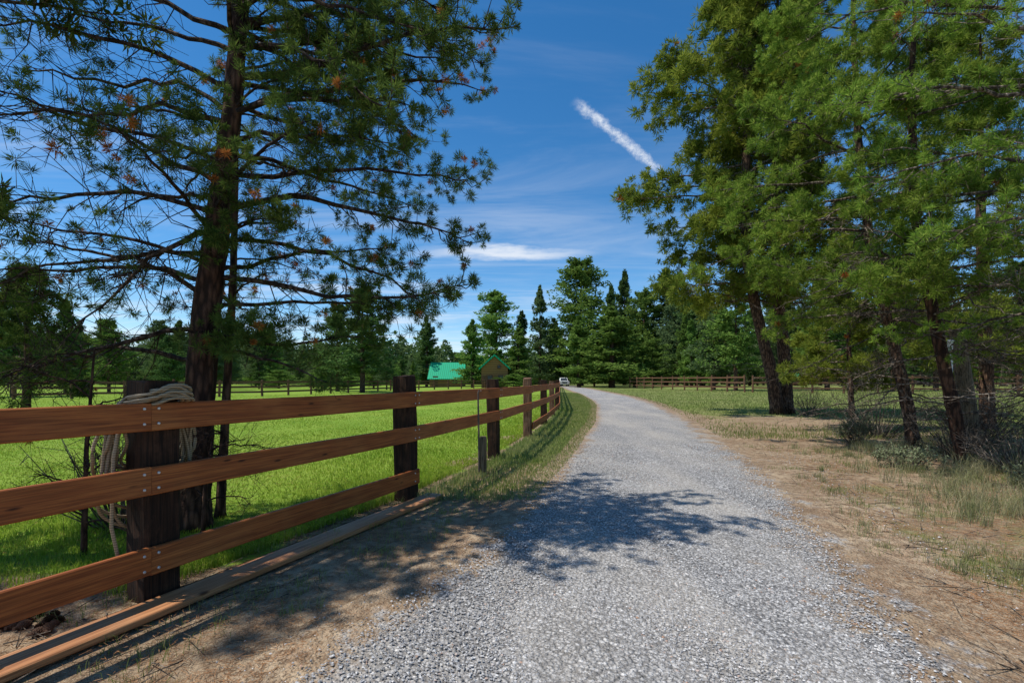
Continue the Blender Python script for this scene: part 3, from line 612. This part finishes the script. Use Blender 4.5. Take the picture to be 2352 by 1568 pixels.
# ------------------------------------------------------------------ buildings
t=NT('log_wall'); p=t.pos(); wv=t.n('ShaderNodeTexWave',wave_type='BANDS',bands_direction='Z'); t.l(p,wv.inputs['Vector']); wv.inputs['Scale'].default_value=1.1; wv.inputs['Distortion'].default_value=.4
M_log=t.bsdf(t.mix(wv.outputs['Fac'],(.14,.06,.02),(.36,.19,.06)),.7)
t=NT('green_metal_roof'); p=t.pos(); wv=t.n('ShaderNodeTexWave',wave_type='BANDS',bands_direction='X'); t.l(p,wv.inputs['Vector']); wv.inputs['Scale'].default_value=.8
M_groof=t.bsdf(t.mix(wv.outputs['Fac'],(.0,.26,.12),(.0,.38,.19)),.7,wv.outputs['Fac'],.4,.03)
M_glass=simple('dark_glass',(.03,.04,.05),.15); M_white=simple('white_paint',(.75,.75,.73),.5,0,.05)
def gable(name,label,cx,cy,w,d,he,hr,axis,ov=.5,wins=(),door=None):
    root=tag(empty(name,(cx,cy,0)),label,'building'); b=MB()
    if axis=='y':
        V=[(cx-w/2,cy,0),(cx+w/2,cy,0),(cx+w/2,cy,he),(cx,cy,hr),(cx-w/2,cy,he)]; V+= [(x,y+d,z) for x,y,z in V]
        b.add(V,[[0,1,2,3,4]],[[9,8,7,6,5]],[[1,6,7,2],[0,4,9,5]])
        b.build('wall',M_log,root); b=MB(); sl=(hr-he)/(w/2)
        for sg in (-1,1):
            e=w/2+ov; A=[(cx,cy-ov,hr+.05),(cx+sg*e,cy-ov,hr-sl*e+.05),(cx+sg*e,cy+d+ov,hr-sl*e+.05),(cx,cy+d+ov,hr+.05)]
            V=A+[(x,y,z+.3) for x,y,z in A]; b.add(V,[[0,1,2,3],[7,6,5,4],[0,4,5,1],[1,5,6,2],[2,6,7,3]])
        b.build('roof',M_groof,root)
    else:
        V=[(cx-w/2,cy,0),(cx-w/2,cy+d,0),(cx-w/2,cy+d,he),(cx-w/2,cy+d/2,hr),(cx-w/2,cy,he)]; V+=[(x+w,y,z) for x,y,z in V]
        b.add(V,[[0,1,2,3,4]],[[9,8,7,6,5]],[[0,4,9,5],[1,6,7,2]]); b.build('wall',M_log,root); b=MB(); sl=(hr-he)/(d/2)
        for sg in (-1,1):
            e=d/2+ov; A=[(cx-w/2-ov,cy+d/2,hr+.05),(cx+w/2+ov,cy+d/2,hr+.05),(cx+w/2+ov,cy+d/2+sg*e,hr-sl*e+.05),(cx-w/2-ov,cy+d/2+sg*e,hr-sl*e+.05)]
            V=A+[(x,y,z+.15) for x,y,z in A]; b.add(V,[[0,1,2,3],[7,6,5,4],[3,2,6,7],[0,3,7,4],[1,5,6,2]])
        b.build('roof',M_groof,root)
    for (x,z,ww,hh) in wins:
        b=MB(); fw=.1
        for q in ((x-ww/2,z,fw,hh+fw),(x+ww/2,z,fw,hh+fw)): b.box((q[0],cy-.05,q[1]),(q[2],.1,q[3]))
        for zz in (z-hh/2,z+hh/2): b.box((x,cy-.053,zz),(ww-.1,.1,fw))
        f=b.build('window',M_farwood,root); b=MB(); b.box((x,cy-.02,z),(ww-.1,.05,hh-.1)); o=b.build('pane',M_glass); o.parent=f
        f.matrix_parent_inverse=Matrix.Translation(-root.location)
    if door: b=MB(); b.box((door,cy-.04,1.05),(1.,.1,2.1)); b.build('door',M_farwood,root)
    return root
gable('barn','low barn with bright green metal roof beyond the pasture fence',wx(1024,95),95,6.4,7,1.7,4.7,'x',.4,[(wx(1045,95),1.0,.9,.8)],door=wx(1000,95))
gable('log_cabin','honey coloured log cabin with green roof edges among the conifers',wx(1136,79),79,4.3,9,3.3,5.2,'y',.4,[(wx(1146,79),3.5,.5,.5),(wx(1124,79),1.6,1.,1.0),(wx(1150,79),1.6,.8,1.)],door=wx(1113,79))
gable('shed','small distant shed with green roof behind the right pines',wx(1835,110),110,3,4,1.7,3.0,'x',.4,[(wx(1840,110),1.1,.8,.7)],door=wx(1828,110))
tx_,ty_=wx(1297,98),98
rt=tag(empty('parked_truck',(tx_,ty_,0)),'small white truck parked at the far end of the driveway','truck')
b=MB(); prof=[(-.95,.45),(.95,.45),(.98,.8),(.95,1.1),(.8,1.15),(-.8,1.15),(-.95,1.1),(-.98,.8)]
V=[(tx_+x,ty_+y,z) for y in (0,5.) for x,z in prof]; k=8; j=np.arange(8); b.add(V,[list(range(8))],[list(range(15,7,-1))],np.stack([j,j+8,(j+1)%8+8,(j+1)%8],1)); b.build('body',M_white,rt)
b=MB(); V=[(tx_+x,ty_+y,z) for x,y,z in ((-.82,1.2,1.15),(.82,1.2,1.15),(.68,1.8,1.8),(-.68,1.8,1.8),(-.82,3.2,1.15),(.82,3.2,1.15),(.68,3.0,1.8),(-.68,3.0,1.8))]; b.add(V,[[0,1,2,3],[5,4,7,6],[1,5,6,2],[4,0,3,7],[3,2,6,7]]); b.build('cab',M_white,rt)
b=MB(); V=[(tx_+x,ty_+y-.01,z) for x,y,z in ((-.72,1.25,1.22),(.72,1.25,1.22),(.62,1.7,1.73),(-.62,1.7,1.73))]; b.add(V,[[0,1,2,3]]); b.build('windscreen',M_glass,rt)
b=MB(); b.box((tx_,ty_-.03,.8),(1.0,.05,.25)); b.build('grille',M_glass,rt)
for sx in (-.72,.72): b=MB(); b.box((tx_+sx,ty_-.03,.82),(.28,.06,.2)); b.build('headlight',simple('lens',(.6,.6,.6),.2),rt)
for sx in (-.85,.85):
    for yy in (.9,4.): b=MB(); b.tube([(tx_+sx-.1,ty_+yy,.37),(tx_+sx+.1,ty_+yy,.37)],.37,18); b.build('wheel',simple('tyre',(.02,.02,.02)),rt)

# leaning pole and white board
b=MB(); P=np.linspace(0,1,9)[:,None]; A_=np.array([8.86,9.25,-.05]); B_=np.array([8.5,9.25,2.3]); b.tube(A_+(B_-A_)*P,.135-.015*P[:,0],18,True,.02)
o=b.build('wooden_pole',M_greypost,None,True); tag(o,'thick grey brown wooden pole leaning among the pines at right','pole')
b=MB(); b.box((8.2,9.05,1.35),(.09,.03,1.5),.15); b.box((8.2,9.02,2.06),(.12,.05,.06),.15); tag(b.build('marker_board',M_white),'narrow upright white board beside the leaning wooden pole','marker')

# shrubs
def shrub(x,y,R,H,n,label,cat,mat,leaf=True,group=None,name='sagebrush'):
    r=tag(empty(name,(x,y,0)),label,cat,group); b=MB(); a=rng.uniform(0,6.28,n); rr_=R*np.sqrt(rng.random(n)); h=H*rng.uniform(.5,1,n)*(1-.4*(rr_/R)**2)
    P0=np.stack([x+rr_*.25*np.cos(a),y+rr_*.25*np.sin(a),0*a],1); P2=np.stack([x+rr_*np.cos(a),y+rr_*np.sin(a),h],1); P1=(P0+P2)/2+rng.normal(0,.05,(n,3)); P1[:,2]+=.03
    th=1. if leaf else 1.2
    b.segs(P0,P1,.006*th,.004*th); b.segs(P1,P2,.004*th,.002*th)
    m=n*4; i=rng.integers(0,n,m); f=rng.uniform(0,1,(m,1)); Q=P1[i]*(1-f)+P2[i]*f; E=Q+nrm(rng.normal(0,1,(m,3))+[0,0,.7])*rng.uniform(.05,.3 if not leaf else .18,(m,1)); b.segs(Q,E,.003*th,.0018*th); b.build('stems',M_twig,r)
    if leaf:
        b=MB(); i=rng.integers(0,m,n*40); f=rng.random((n*40,1)); b.flakes(Q[i]*(1-f)+E[i]*f+rng.normal(0,.012,(n*40,3)),rng.uniform(.02,.045,n*40),1.2); b.build('leaves',mat,r)
shrub(7.1,10.0,.45,.75,70,'grey green sagebrush at the left foot of the leaning slim pine','shrub',M_sage)
shrub(6.0,7.4,.45,.4,60,'low grey green sagebrush on the bank in front of the pines','shrub',M_sage)
shrub(6.7,5.9,.5,.4,60,'wide low green shrub at the right edge under the pines','shrub',M_sage)
for (x,y,R,H,lb) in ((8.7,11.5,1.2,1.5,'tangle of bare grey twigs behind the leaning slim pine'),(7.8,8.4,.9,1.1,'tangle of dead twigs at the foot of the leaning wooden pole'),(9.6,10.0,1.2,1.6,'tall dead twig tangle right of the leaning wooden pole'),(7.3,6.9,.8,.9,'spiky dead twig heap under the pine at the right edge'),(11.2,18.2,.9,1.2,'bare twiggy bush at the right foot of the twin pines'),(-3.6,4.5,.8,1.2,'bare twiggy bush left of the big pine behind the fence')):
    shrub(x,y,R,H,85,lb,'bush',None,False,name='twiggy_bush')
M_cone=simple('cone_brown',(.09,.045,.025),.8,0,.4,30)
b=MB()
for k in range(90):
    u=k/90; a=k*2.4; r_=.028*math.sin(math.pi*(.12+.85*u))**.8; z=.01+.075*u
    c_=np.array([math.cos(a),math.sin(a)]); tn=np.array([-c_[1],c_[0]])*.008
    b.add([(c_[0]*r_*.35-tn[0],c_[1]*r_*.35-tn[1],z),(c_[0]*r_*.35+tn[0],c_[1]*r_*.35+tn[1],z),(c_[0]*r_+tn[0]*1.1,c_[1]*r_+tn[1]*1.1,z+.008),(c_[0]*r_*1.15,c_[1]*r_*1.15,z+.013),(c_[0]*r_-tn[0]*1.1,c_[1]*r_-tn[1]*1.1,z+.008)],[[0,1,2,3,4]])
b.tube([(0,0,0),(0,0,.09)],[.012,.006],8); cm=b.mesh('pine_cone'); cm.materials.append(M_cone)
for k in range(18):
    y=rng.uniform(2.45,3.0); x=wx(rng.uniform(-10,185),y); o=bpy.data.objects.new('pine_cone',cm); COL.objects.link(o); o.location=(x,y,.025); o.rotation_euler=(rng.uniform(1.2,1.9),rng.uniform(-.3,.3),rng.uniform(0,6.28)); s_=rng.uniform(.65,.95); o.scale=(s_,s_,s_)
    tag(o,'brown pine cone lying in the heap under the lowest fence rail','pine cone','pine cones under the fence')

# ------------------------------------------------------------------ light, sky, camera
el=math.radians(63); az=math.atan2(-.9,-.10)
sd=Vector((math.sin(az)*math.cos(el),math.cos(az)*math.cos(el),math.sin(el)))
L=bpy.data.lights.new('sun','SUN'); L.energy=5.0; L.angle=math.radians(.53); L.color=(1,.955,.88); lo=bpy.data.objects.new('sun',L); COL.objects.link(lo); lo.rotation_euler=sd.to_track_quat('Z','Y').to_euler(); lo.location=(0,0,30)
t=NT('World',True); S.world=t.m
sky=t.n('ShaderNodeTexSky',sky_type='NISHITA',sun_disc=False,sun_elevation=el,sun_rotation=az); sky.altitude=1300; sky.air_density=1.; sky.dust_density=.3; sky.ozone_density=2.5
gen=t.n('ShaderNodeTexCoord').outputs['Generated']; sp=t.n('ShaderNodeSeparateXYZ'); t.l(gen,sp.inputs[0]); x,y,z=sp.outputs
hs=t.n('ShaderNodeHueSaturation'); t.l(sky.outputs[0],hs.inputs['Color']); hs.inputs['Saturation'].default_value=1.32; hs.inputs['Value'].default_value=1.34; hs.inputs['Hue'].default_value=.497
ym=t.math('MAXIMUM',y,.05); u=t.math('DIVIDE',x,ym); v=t.math('DIVIDE',z,ym); front=t.mr(y,.05,.2)
uv=t.n('ShaderNodeCombineXYZ'); t.l(u,uv.inputs[0]); t.l(v,uv.inputs[1]); uv=uv.outputs[0]
du=t.math('SUBTRACT',u,.139); dv=t.math('SUBTRACT',v,.569)
al=t.math('DIVIDE',t.math('ADD',t.math('MULTIPLY',du,.7756),t.math('MULTIPLY',dv,-.631)),.2076)
nw=t.noise(uv,30,6,.7); pp=t.math('ADD',t.math('ADD',t.math('MULTIPLY',du,.631),t.math('MULTIPLY',dv,.7756)),t.math('MULTIPLY',t.math('SUBTRACT',nw,.5),.032))
tr=t.math('MULTIPLY',t.mr(t.math('ABSOLUTE',pp),.016,.0),t.math('MULTIPLY',t.mr(al,-.10,.12),t.mr(al,1.3,.85)))
tr=t.math('MULTIPLY',tr,t.mr(t.noise(uv,75,6,.8),.30,.66,.2,.85))
n2=t.noise(t.scale(uv,(6,30,1)),1,5,.65); sv=t.math('ADD',t.math('SUBTRACT',v,.262),t.math('MULTIPLY',t.math('SUBTRACT',n2,.5),.045))
s1=t.math('MULTIPLY',t.mr(t.math('ABSOLUTE',sv),.020,.0),t.math('MULTIPLY',t.mr(u,-.28,-.02),t.mr(u,.24,.0)))
s1=t.math('MULTIPLY',s1,.85)
zc=t.math('ADD',t.math('MAXIMUM',z,0),.06); cp=t.n('ShaderNodeCombineXYZ'); t.l(t.math('DIVIDE',x,zc),cp.inputs[0]); t.l(t.math('DIVIDE',y,zc),cp.inputs[1]); cpv=cp.outputs[0]
mp=t.n('ShaderNodeMapping'); t.l(cpv,mp.inputs[0]); mp.inputs['Rotation'].default_value=(0,0,.5); mp.inputs['Scale'].default_value=(.35,1.3,1)
ci=t.noise(mp.outputs[0],1.1,7,.64,.7); ci=t.mr(ci,.42,.80); low=t.mr(z,.42,.05); lft=t.mr(u,.25,-.3,.45,1.)
ci=t.math('MULTIPLY',t.math('MULTIPLY',ci,t.math('ADD',t.math('MULTIPLY',low,.75),.32)),lft)
hz=t.math('MULTIPLY',t.mr(z,.16,.0),.25)
cl=t.math('MAXIMUM',t.math('MULTIPLY',t.math('MAXIMUM',tr,s1),front),ci)
c1=t.mix(hz,hs.outputs[0],(5.0,6.8,9.2)); c2=t.mix(cl,c1,(7.6,8.0,8.6))
bg=t.n('ShaderNodeBackground'); t.l(c2,bg.inputs[0]); bg.inputs[1].default_value=.115; t.l(bg.outputs[0],t.out.inputs[0])
cam=bpy.data.cameras.new('camera'); co=bpy.data.objects.new('camera',cam); COL.objects.link(co); co.location=(0,0,HC); co.rotation_euler=(math.radians(90),0,0)
cam.lens=17.0; cam.sensor_width=36; cam.shift_y=.0375; cam.clip_end=3000; cam.clip_start=.05; S.camera=co
S.view_settings.view_transform='Standard'; S.view_settings.look='None'; S.view_settings.exposure=0
